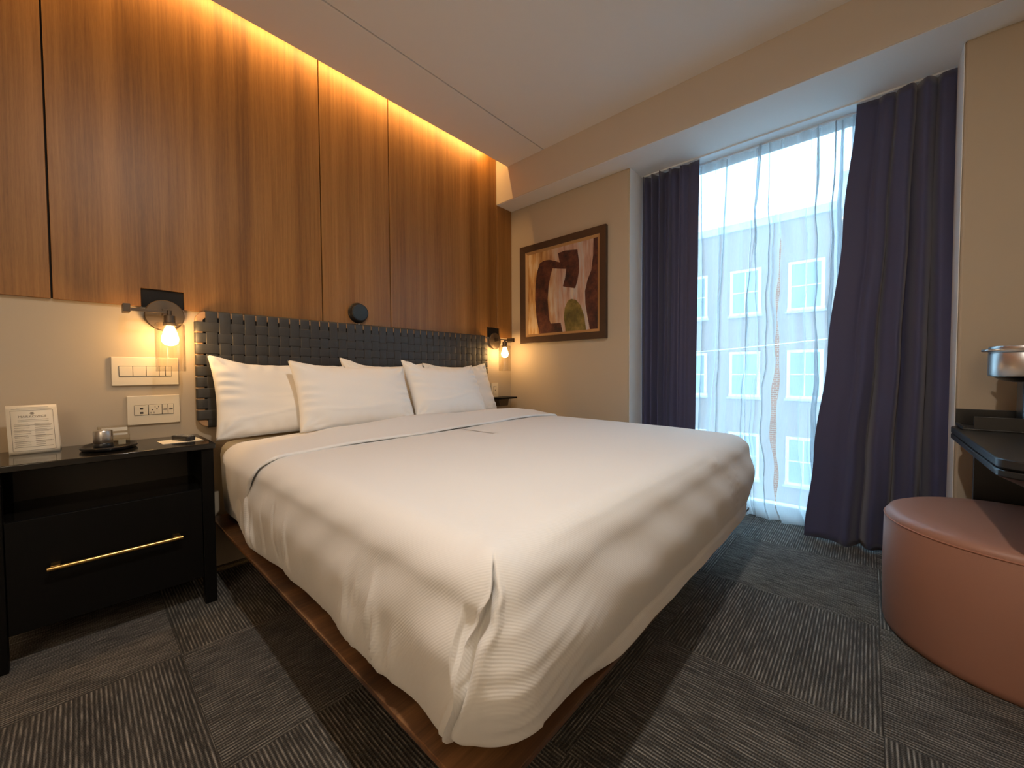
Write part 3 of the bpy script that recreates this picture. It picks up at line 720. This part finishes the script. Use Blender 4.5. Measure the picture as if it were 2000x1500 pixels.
# pillows
def pillow(label, cx, yb, zb, w, h, lean, rz, seed, tl=0, tr=0, thick=.075, sag=0):
    r = random.Random(seed); N, M_ = 64, 46
    ph = [r.uniform(0,6.3) for _ in range(12)]
    bm = bmesh.new(); shells = []
    ca, sa = math.cos(lean), math.sin(lean); cz, sz_ = math.cos(rz), math.sin(rz)
    def P(i,j,s):
        u = -1+2*i/(N-1); v = -1+2*j/(M_-1)
        pinch = .055
        X = w/2*u*(1-pinch*(1-v*v)*abs(u)**3); Z = h/2*v*(1-.045*(1-u*u)*abs(v)**3)
        Z += .5*(1+v)*( tl*sm(-.3,-1,u)**1.6 + tr*sm(.3,1,u)**1.6 - sag*(1-u*u)) 
        e = max(0,(1-abs(u)**3.2))*max(0,(1-abs(v)**3.0))
        T = thick*(e**.52)*(1-.12*v)
        # puckers running in from the seams
        ed = sm(.55,.97,abs(u)); ev = sm(.6,.97,abs(v))
        wr = .0065*ed*math.sin(19*v+ph[0]+3*math.sin(4*v+ph[1]))*(1-abs(u)**10) + .0050*ev*math.sin(22*u+ph[2]+2*math.sin(5*u+ph[3]))*(1-abs(v)**10)
        cdist = math.hypot(1-abs(u),1-abs(v)); ang = math.atan2(1-abs(v),1-abs(u)+1e-6)
        wr += .0065*math.sin(11*ang+ph[4]+(u>0)*2)*gs(cdist-.22,.16)
        wr += .0022*math.sin(7*u+5*v+ph[5])*math.sin(9*v-3*u+ph[6])*e
        # a couple of long creases
        for q in range(2):
            wr += .0040*gs((v-(-.5+.8*r0[q]))-.15*math.sin(2*u+ph[7+q]),.03)*sm(-.9,-.3,u+ph[9+q]*.1-.3)*sm(.9,.2,u)
        Y = -s*(T+wr*s*(1 if s>0 else .4)) if e > 0 else 0
        Z2 = (Z+h/2)
        y_ = Y*ca + Z2*sa; z_ = Z2*ca - Y*sa
        x_ = X
        return (cx + x_*cz - y_*sz_, yb + x_*sz_ + y_*cz, zb + z_)
    r0 = [r.random(), r.random()]
    A = [[bm.verts.new(P(i,j,1)) for j in range(M_)] for i in range(N)]
    B = [[A[i][j] if i in (0,N-1) or j in (0,M_-1) else bm.verts.new(P(i,j,-1)) for j in range(M_)] for i in range(N)]
    for Q in (A,B):
        for i in range(N-1):
            for j in range(M_-1): bm.faces.new((Q[i][j],Q[i+1][j],Q[i+1][j+1],Q[i][j+1]))
    o = fin('pillow', bm, MT['pillow'], smooth=True); tag(o, label, 'pillow', 'pillows on the bed'); return o
pillow('white pillow at the nightstand end, nearest the left sconce', .742, -.300, .692, .655, .40, .40, -.04, 1, tl=.035, tr=-.02, thick=.066, sag=.012)
pillow('white pillow mostly hidden in the middle of the back row', 1.355, -.280, .692, .59, .40, .36, 0, 2, tl=.032, tr=.0, thick=.062, sag=.02)
pillow('white pillow in the back row beside the small wall shelf', 1.962, -.275, .692, .62, .39, .36, .0, 3, tl=.015, tr=.02, thick=.062, sag=.01)
pillow('large white pillow in the front row left of the middle', 1.040, -.472, .712, .655, .362, .42, -.02, 4, tl=.028, tr=-.006, thick=.072, sag=.008)
pillow('white pillow in the front row right of the middle', 1.668, -.472, .712, .60, .362, .42, .02, 5, tl=.045, tr=.012, thick=.072, sag=.012)

# ------------------------------------------------------------------ nightstand
ns = empty('nightstand', (.1,-.2,0)); ns.location = (0,0,0); tag(ns, 'black lacquered nightstand with an open shelf and one deep drawer', 'nightstand')
NX0, NX1, NY0, NY1 = -.238, .394, -.395, -.012
box('top', (NX0,NY0,.676), (NX1,NY1,.700), MT['lacquer'], ns, bevel=.003)
for x0,x1,y0,y1 in ((NX0+.006,NX0+.056,NY0+.012,NY0+.052),(NX1-.048,NX1-.006,NY0+.012,NY0+.052),(NX0+.006,NX0+.056,NY1-.045,NY1-.005),(NX1-.048,NX1-.006,NY1-.045,NY1-.005)):
    bm = bmesh.new(); bbox(bm, (x0,y0,0),(x1,y1,.676)); fin('leg', bm, MT['black'], ns, bevel=.002)
for x0,x1 in ((NX0+.014,NX0+.030),(NX1-.030,NX1-.014)): box('side_panel', (x0,NY0+.052,.12),(x1,NY1-.045,.676), MT['black'], ns)
box('back_panel', (NX0+.03,NY1-.03,.12),(NX1-.03,NY1-.018,.676), MT['black_in'], ns)
box('shelf', (NX0+.03,NY0+.030,.492),(NX1-.03,NY1-.03,.506), MT['lacquer'], ns)
dw = box('drawer', (NX0+.058,NY0+.014,.122),(NX1-.050,NY0+.034,.5055), MT['black'], ns, bevel=.002)
box('drawer_box', (NX0+.06,NY0+.034,.13),(NX1-.06,NY1-.06,.47), MT['black'], ns)
HZ = .330
bm = bmesh.new(); tube(bm, [(-.090,NY0-.024,HZ),(.272,NY0-.024,HZ)], .0072, 16); fin('handle', bm, MT['brass'], dw, smooth='auto')
for x in (-.072,.254):
    bm = bmesh.new(); bbox(bm, (x-.010,NY0-.024,HZ-.002),(x+.012,NY0+.015,HZ+.0085)); fin('handle_post', bm, MT['brass'], dw, bevel=.001)

# tent card
tcard = empty('tent_card', (-.118,-.135,.7005), -.02); tag(tcard, 'folded printed tent card standing on the nightstand', 'card')
CW, CH = .126, .183
def bend(t): return .034*t**1.5                       # lean of the front leaf at height fraction t
bm = bmesh.new(); grid(bm, 2, 14, lambda i,j: ((-.5+i)*CW - .008*(j/13), bend(j/13), CH*j/13)); o = fin('front_leaf', bm, MT['paper'], tcard, smooth=True)
s_ = o.modifiers.new('solid','SOLIDIFY'); s_.thickness = .0005; s_.offset = 1
bm = bmesh.new(); grid(bm, 2, 14, lambda i,j: ((-.5+i)*CW - .008*(j/13), .034+.045*(1-j/13), CH*j/13)); o = fin('back_leaf', bm, MT['paper'], tcard, smooth=True)
s_ = o.modifiers.new('solid','SOLIDIFY'); s_.thickness = .0005; s_.offset = -1
def on_card(x, z): t = z/CH; return (x - .008*t, bend(t)-.0012, z)
def strip(bm, x0, x1, z, h):
    a = [bm.verts.new(on_card(x,q)) for x,q in ((x0,z-h/2),(x1,z-h/2),(x1,z+h/2),(x0,z+h/2))]; bm.faces.new(a)
bm = bmesh.new()
for z in (.012,.163): strip(bm, -.053,.053,z,.0011)
for x in (-.053,.0519):
    for q in range(10): strip(bm, x,x+.0011, lerp(.012,.163,(q+.5)/10), .0152)
fin('printed_border', bm, MT['ink'], tcard)
bm = bmesh.new(); rr = random.Random(5)
for z,a,b in ((.1745,-.038,.042),(.1685,-.05,.05)): strip(bm,a,b,z,.0016)
for z in (.128,.122): strip(bm,-.036,.04,z,.0016)
for z in [.112-.0072*k for k in range(12)]:
    strip(bm,-.046,-.046+.042*rr.uniform(.55,1),z,.0022); strip(bm,.004,.004+.042*rr.uniform(.5,1),z,.0022)
fin('printed_lines', bm, MT['ink_grey'], tcard)
bm = bmesh.new()
for k in range(5): strip(bm, -.048,.048,.1075-.0205*k,.0012)
for k in range(3): strip(bm, -.006+.002*abs(k-1), .006-.002*abs(k-1), .1485+.0032*k, .0024)
fin('printed_emblem', bm, MT['ink'], tcard)
tx = bpy.data.curves.new('heading','FONT'); tx.body = 'MARKOVICS'; tx.size = .0115; tx.align_x = 'CENTER'; tx.space_character = 1.12
to = bpy.data.objects.new('heading', tx); link(to, tcard); tx.materials.append(MT['ink']); tx.extrude = .0001
to.location = (-.006, bend(.1365/CH)-.0018, .1365); to.rotation_euler = (math.radians(90-14),0,0)
bpy.context.view_layer.update()
hm = bpy.data.meshes.new_from_object(to.evaluated_get(bpy.context.evaluated_depsgraph_get())); hl, hr = to.location.copy(), to.rotation_euler.copy()
bpy.data.objects.remove(to); ho = bpy.data.objects.new('printed_heading', hm); link(ho, tcard); ho.location = hl; ho.rotation_euler = hr

# oval tray and what stands on it
tr = empty('oval_tray', (.078,-.215,.7005), -.12); tag(tr, 'small black oval tray with a raised rim on the nightstand', 'tray')
def oval(a,b,z,n=48): return [(a*math.cos(2*PI*k/n), b*math.sin(2*PI*k/n), z) for k in range(n)]
bm = bmesh.new(); rg = []
for a,b,z in ((.070,.096,0),(.078,.105,.001),(.083,.111,.007),(.084,.112,.013),(.081,.109,.0165),(.076,.104,.015),(.072,.099,.006),(.068,.094,.004)):
    rg.append([bm.verts.new(p) for p in oval(a,b,z)])
for A,B in zip(rg,rg[1:]):
    for k in range(48): bm.faces.new((A[k],A[(k+1)%48],B[(k+1)%48],B[k]))
bm.faces.new(rg[0][::-1]); bm.faces.new(rg[-1]); fin('tray_body', bm, MT['plastic'], tr, smooth='auto')
tp = empty('steel_tumbler', (.060,-.245,.7048)); tag(tp, 'brushed steel cylinder with a black base on the oval tray', 'tumbler')
bm = bmesh.new(); lathe(bm, [(.027,0),(.0285,.002),(.0285,.022),(.027,.024)], 32); fin('base', bm, MT['plastic'], tp, smooth='auto')
bm = bmesh.new(); lathe(bm, [(.027,.024),(.0285,.026),(.0285,.068),(.026,.073),(.018,.0745),(0,.075)], 32); fin('cylinder', bm, MT['chrome'], tp, smooth='auto')
ac = empty('acrylic_card_box', (.093,-.185,.7048), -.05); tag(ac, 'clear acrylic box holding cream cards on the oval tray', 'card box')
bm = bmesh.new()
for a,b in (((-.047,.010,0),(.047,.0125,.082)),((-.047,-.0125,0),(.047,-.010,.030)),((-.047,-.010,0),(-.0445,.010,.082)),((.0445,-.010,0),(.047,.010,.045)),((-.0445,-.010,0),(.0445,.010,.002))): bbox(bm, a, b)
fin('box_walls', bm, MT['acrylic'], ac)
for z0,z1,y in ((.044,.052,-.006),(.060,.074,.004)): box('cream_card', (-.036,y,z0),(.040,y+.003,z1), MT['paper'], ac)
box('cream_card', (.012,-.006,.004),(.034,-.003,.024), MT['paper'], ac)
# remote on a note card
nc = box('note_card', (-.070,-.062,0),(.070,.062,.0012), MT['paper']); nc.location = (.300,-.212,.7005); nc.rotation_euler = (0,0,.06); tag(nc, 'cream note card lying under the remote control', 'card')
rm = empty('remote_control', (.312,-.205,.7022), .38); tag(rm, 'small black remote control on the cream note card', 'remote')
bm = bmesh.new(); prism(bm, rrect(-.019,-.060,.019,.060,.014,5), 'z', 0, .020); fin('remote_body', bm, MT['plastic'], rm, bevel=.004, smooth='auto')
for r_ in range(7):
    for c_ in range(3):
        bm = bmesh.new(); lathe(bm, [(.0045,.020),(.0045,.0217),(.0035,.0223),(0,.0225)], 10, c=(-.011+.011*c_, -.045+.014*r_, 0)); fin('button', bm, MT['grey_plastic'], rm)

# ------------------------------------------------------------------ switch and outlet plates
def plate(name, x0, x1, z0, z1, label, cat):
    e = empty(name, ((x0+x1)/2, 0, (z0+z1)/2)); tag(e, label, cat)
    bm = bmesh.new(); bbox(bm, (-(x1-x0)/2,-.012,-(z1-z0)/2), ((x1-x0)/2,-.0005,(z1-z0)/2)); fin('cover_plate', bm, MT['plate'], e, bevel=.0025)
    return e
def insert(e, x0, x1, z0, z1, parent_name='rocker', edge=.0014):
    bm = bmesh.new(); bbox(bm, (x0-edge,-.0128,z0-edge),(x1+edge,-.0115,z1+edge)); fin('seam', bm, MT['dark_slot'], e)
    return box(parent_name, (x0,-.0150,z0),(x1,-.0120,z1), MT['plate'], e, bevel=.001)
sw = plate('switch_plate', .098,.328,.949,1.079, 'wide cream light switch plate below the left sconce', 'switch')
for k in range(3): insert(sw, -.090+.045*k, -.090+.045*(k+1)-.002, -.0225,.0225)
for k in range(2): insert(sw, .045+.0225*k, .045+.0225*(k+1)-.002, -.0225,.0225)
op = plate('outlet_plate', .144,.329,.767,.901, 'cream power and data outlet plate above the remote control', 'outlet')
d1 = insert(op, -.068,-.022,-.0225,.0225,'data_module'); d2 = insert(op,-.020,.026,-.0225,.0225,'power_module'); d3 = insert(op,.028,.047,-.0225,.0225,'usb_module'); d4 = insert(op,.049,.068,-.0225,.0225,'usb_module')
def slots(parent, rects):
    bm = bmesh.new()
    for x0,x1,z0,z1 in rects: bbox(bm,(x0,-.0156,z0),(x1,-.0148,z1))
    fin('slot', bm, MT['dark_slot'], parent)
slots(d1, [(-.050,-.039,.003,.012)]); slots(d1, [(-.050,-.039,-.017,-.008)])
slots(d2, [(.001,.003,.010,.018),(.013,.015,.010,.018),(.006,.011,.001,.005)]); slots(d2, [(-.014,-.012,-.018,-.010),(-.003,-.001,-.018,-.010),(-.010,-.005,-.002,.002)])
slots(d3, [(.031,.044,-.003,.002)]); slots(d4, [(.052,.065,-.003,.002)])
op2 = plate('outlet_plate', 2.470,2.556,.775,.905, 'small cream outlet plate above the little wall shelf', 'outlet')
d = insert(op2, -.017,.017,-.034,.034,'power_module'); slots(d, [(-.004,.004,-.004,.004)]); 

# ------------------------------------------------------------------ sconces
def sconce(xd, side, xb, label):
    """xd: back plate centre x; arm swings towards side; xb: bulb x"""
    e = empty('wall_sconce', (xd, 0, 1.277)); tag(e, label, 'wall lamp', 'swing arm sconces beside the bed')
    box('mounting_plate', (-.077,-.004,.036), (.077,-.0006,.118), MT['black_gap'], e)
    bm = bmesh.new(); lathe(bm, [(.0725,-.0195),(.0725,-.029),(.069,-.033),(.03,-.034),(0,-.034)], 40, axis='y'); 
    fin('back_plate', bm, MT['bronze'], e, smooth='auto')
    bm = bmesh.new(); bbox(bm,(-.012,-.075,-.004),(.012,-.033,.026)); fin('pivot', bm, MT['bronze'], e, bevel=.002)
    xe = side*.135; YB = -.118
    bm = bmesh.new(); bbox(bm,(min(0,xe),-.071,.013),(max(0,xe),-.063,.020)); fin('arm', bm, MT['bronze'], e, bevel=.001)
    bm = bmesh.new(); bbox(bm,(xe-.012,YB-.012,-.006),(xe+.012,-.058,.030)); fin('joint', bm, MT['bronze'], e, bevel=.002)
    xr = xb-xd
    bm = bmesh.new(); bbox(bm,(min(xr,xe),YB-.004,.000),(max(xr,xe),YB+.004,.008)); fin('arm', bm, MT['bronze'], e, bevel=.001)
    bm = bmesh.new(); lathe(bm,[(.009,.014),(.009,-.006),(.021,-.010),(.021,-.040),(.024,-.042),(.024,-.056),(.018,-.058)],24,c=(xr,YB,0)); fin('lamp_holder', bm, MT['bronze'], e, smooth='auto')
    bm = bmesh.new(); ro,ri = .0535,.0510
    lathe(bm,[(.023,-.046),(ri-.004,-.047),(ri,-.052),(ri,-.264),(ro,-.264),(ro,-.050),(ro-.004,-.044),(.023,-.043)],40,c=(xr,YB,0)); fin('glass_shade', bm, MT['shade_glass'], e, smooth='auto')
    bm = bmesh.new(); lathe(bm,[(.013,-.058),(.014,-.070),(.020,-.085),(.029,-.102),(.0315,-.116),(.028,-.132),(.018,-.143),(0,-.147)],24,c=(xr,YB,0)); fin('bulb', bm, MT['bulb'], e, smooth=True)
sconce(.282, -1, .288, 'bronze swing arm sconce with a glass shade above the nightstand')
sconce(2.502, 1, 2.532, 'bronze swing arm sconce with a glass shade beside the framed picture')

# small wall shelf at the far side
sh = empty('wall_shelf', (2.56,0,.775)); tag(sh, 'small dark wall shelf on a tapered bracket beyond the pillows', 'shelf')
bm = bmesh.new(); prism(bm, rrect(-.125,-.150,.105,-.0005,.012,4), 'z', -.010, .004); fin('shelf_board', bm, MT['black'], sh, bevel=.002)
bm = bmesh.new(); prism(bm, [(-.062,-.010),(.072,-.010),(.055,-.075),(-.045,-.075)], 'y', -.075, -.0006); fin('bracket', bm, MT['bronze'], sh, bevel=.002)

# ------------------------------------------------------------------ framed picture on the window wall
pc = empty('framed_picture', (XW,-.57,1.267)); pc.location = (0,0,0); tag(pc, 'square framed abstract painting with oxblood curves and an olive mound', 'picture')
fy0,fy1,fz0,fz1 = -1.010,-.148,1.258,2.118
def ring_frame(name, o, i, x_front, x_back, m_, lip=0):
    (a0,b0,a1,b1),(c0,d0,c1,d1) = o,i
    bm = bmesh.new()
    O = [(a0,b0),(a1,b0),(a1,b1),(a0,b1)]; I = [(c0,d0),(c1,d0),(c1,d1),(c0,d1)]
    of = [bm.verts.new((x_front,*p)) for p in O]; i_f = [bm.verts.new((x_front+lip,*p)) for p in I]; ob = [bm.verts.new((x_back,*p)) for p in O]; ib = [bm.verts.new((x_back,*p)) for p in I]
    for k in range(4):
        n = (k+1)%4
        for A,B in ((of,i_f),(i_f,ib),(ib,ob),(ob,of)): bm.faces.new((A[k],A[n],B[n],B[k]))
    return fin(name, bm, m_, pc, bevel=.002)
ring_frame('outer_frame', (fy0,fz0,fy1,fz1), (fy0+.058,fz0+.056,fy1-.058,fz1-.056), XW-.034, XW-.001, MT['pic_frame'], .006)
ring_frame('gilt_fillet', (fy0+.058,fz0+.056,fy1-.058,fz1-.056), (fy0+.080,fz0+.078,fy1-.080,fz1-.078), XW-.026, XW-.004, MT['gilt'], .010)
box('canvas', (XW-.014,fy0+.07,fz0+.07),(XW-.004,fy1-.07,fz1-.07), MT['art_bg'], pc)
sc_ = 862/846
def art(name, pts, m_, x):
    cy, cz = -.571, 1.687
    P = [((cy+(y-cy)*1.016), (cz+(z-cz)*1.016)) for y,z in pts]
    lim = lambda v,a,b: max(a,min(b,v))
    P = [(lim(y,fy0+.076,fy1-.076), lim(z,fz0+.076,fz1-.076)) for y,z in P]
    bm = bmesh.new(); F = [bm.verts.new((XW-.0155-x, *p)) for p in P]; K = [bm.verts.new((XW-.0135, *p)) for p in P]
    for t in tessellate_polygon([[Vector((p[0],p[1],0)) for p in P]]):
        a_,b_,c_ = t; bm.faces.new((F[a_],F[b_],F[c_])); bm.faces.new((K[a_],K[c_],K[b_]))
    for k in range(len(P)): bm.faces.new((F[k],F[(k+1)%len(P)],K[(k+1)%len(P)],K[k]))
    fin(name, bm, m_, pc)
art('painted_arch', [(-.36,1.33),(-.328,1.481),(-.314,1.638),(-.317,1.753),(-.333,1.866),(-.367,1.94),(-.406,1.955),(-.463,1.953),(-.528,1.931),(-.573,1.91),(-.644,1.877),(-.637,1.846),(-.5,1.874),(-.477,1.818),(-.458,1.732),(-.448,1.62),(-.457,1.506),(-.466,1.445),(-.48,1.418),(-.581,1.416),(-.599,1.33)], MT['art_brown'], 0)
art('painted_block', [(-.556,1.988),(-.627,1.995),(-.743,1.979),(-.755,1.898),(-.759,1.813),(-.742,1.731),(-.721,1.678),(-.604,1.71),(-.627,1.779),(-.637,1.846),(-.573,1.91)], MT['art_brown'], .0004)
art('painted_curve', [(-.889,2.06),(-.95,2.06),(-.95,1.32),(-.858,1.32),(-.837,1.432),(-.817,1.538),(-.813,1.643),(-.837,1.73),(-.869,1.794),(-.885,1.907)], MT['art_brown'], 0)
art('painted_mound', [(-.613,1.453),(-.622,1.533),(-.652,1.587),(-.687,1.598),(-.73,1.584),(-.771,1.537),(-.804,1.456),(-.822,1.32),(-.632,1.32)], MT['art_green'], .0004)

# ------------------------------------------------------------------ ottoman, desk and things on it
ot = empty('ottoman', (2.185,-2.905,0)); tag(ot, 'round salmon leather ottoman pushed half under the desk', 'ottoman')
RO = .352
bm = bmesh.new(); lathe(bm, [(RO-.03,0),(RO-.012,.001),(RO-.004,.010),(RO,.03),(RO+.003,.22),(RO,.42),(RO-.003,.428)], 96); fin('side_wrap', bm, MT['leather'], ot, smooth='auto')
bm = bmesh.new(); lathe(bm, [(RO-.003,.428),(RO-.004,.436),(RO-.012,.450),(RO-.032,.459),(RO-.10,.464),(RO-.22,.466),(0,.467)], 96); fin('seat_top', bm, MT['leather'], ot, smooth='auto')
bm = bmesh.new(); tube(bm, [((RO-.0015)*math.cos(2*PI*k/96),(RO-.0015)*math.sin(2*PI*k/96),.4285) for k in range(96)], .0028, 8, closed=True); fin('seam_piping', bm, MT['thread'], ot, smooth=True)

dk = empty('desk', (2.1,-3.05,0)); dk.location = (0,0,0); tag(dk, 'black desk with a rounded layered top along the right wall', 'desk')
DKX0, DKX1, DKY0, DKY1 = 1.655, 2.60, -3.355, -2.765
def dtop(i): 
    r = .075; pts = []
    for cx,cy,a0 in ((DKX1-i-r,DKY1-i-r,0),(DKX0+i+r,DKY1-i-r,90)):
        for k in range(11): a = math.radians(a0+9*k); pts.append((cx+r*math.cos(a), cy+r*math.sin(a)))
    return pts+[(DKX0+i,DKY0),(DKX1-i,DKY0)]
def slab2(name, i, z0, z1): 
    bm = bmesh.new(); prism(bm, dtop(i), 'z', z0, z1); fin(name, bm, MT['desk'], dk, bevel=.004, seg=3, smooth='auto')
slab2('top_layer', 0, .729, .755); slab2('groove', .006, .725, .729); 
bm = bmesh.new(); A = dtop(.0); B = dtop(.055); n = len(A)
va = [bm.verts.new((*p,.725)) for p in A]; vm = [bm.verts.new((*p,.706)) for p in A]; vb = [bm.verts.new((*p,.672)) for p in B]
bm.faces.new(va); bm.faces.new(vb[::-1])
for P_,Q_ in ((va,vm),(vm,vb)):
    for k in range(n): bm.faces.new((P_[k],Q_[k],Q_[(k+1)%n],P_[(k+1)%n]))
fin('lower_layer', bm, MT['desk'], dk, bevel=.003, smooth='auto')
box('pedestal_panel', (2.545,-3.35,0),(2.570,-2.835,.672), MT['desk'], dk, bevel=.002)
box('modesty_panel', (1.72,-3.353,.06),(2.545,-3.338,.672), MT['black'], dk)
box('pedestal_panel', (1.70,-3.35,0),(1.725,-3.26,.672), MT['desk'], dk, bevel=.002)

ty = empty('amenity_tray', (2.506,-3.0,.7555)); tag(ty, 'black open tray with upright ends on the desk under the coffee maker', 'tray')
w_, d0_, d1_ = .090, -.22, .215
for a,b in (((-w_,d0_,0),(w_,d1_,.006)),((w_-.008,d0_,.006),(w_,d1_,.074)),((-w_,d0_,.006),(-w_+.006,d1_-.030,.056)),((-w_+.006,d0_,.006),(w_-.008,d0_+.008,.074)),((-w_+.006,d1_-.010,.006),(w_-.008,d1_,.014))):
    box('tray_side' if b[2] > .01 else 'tray_floor', a, b, MT['desk'], ty, bevel=.0012)
cmk = empty('coffee_maker', (2.505,-2.965,.7617)); tag(cmk, 'single serve coffee maker with a brushed steel head at the edge of the picture', 'coffee maker')
bm = bmesh.new(); prism(bm, rrect(-.074,-.17,.074,.09,.03,6), 'z', 0, .014); fin('base', bm, MT['plastic'], cmk, bevel=.003, smooth='auto')
bm = bmesh.new(); prism(bm, rrect(-.060,-.17,.060,.022,.02,6), 'z', .014, .209); fin('column', bm, MT['plastic'], cmk, bevel=.004, smooth='auto')
bm = bmesh.new(); lathe(bm, [(.085,.209),(.104,.211),(.106,.217),(.106,.302),(.1045,.304)], 56); fin('head', bm, MT['chrome'], cmk, smooth='auto')
bm = bmesh.new(); lathe(bm, [(.1045,.304),(.106,.306),(.106,.326),(.103,.331),(0,.333)], 56); fin('lid', bm, MT['chrome'], cmk, smooth='auto')
bm = bmesh.new(); lathe(bm, [(.030,.188),(.060,.194),(.084,.2085)], 32, c=(0,.008,0)); fin('spout', bm, MT['plastic'], cmk, smooth='auto')
bm = bmesh.new(); tube(bm, [(-.06,.082,.315),(-.03,.112,.315),(.0,.120,.315)], .006, 8); fin('lid_lever', bm, MT['chrome'], cmk, smooth=True)
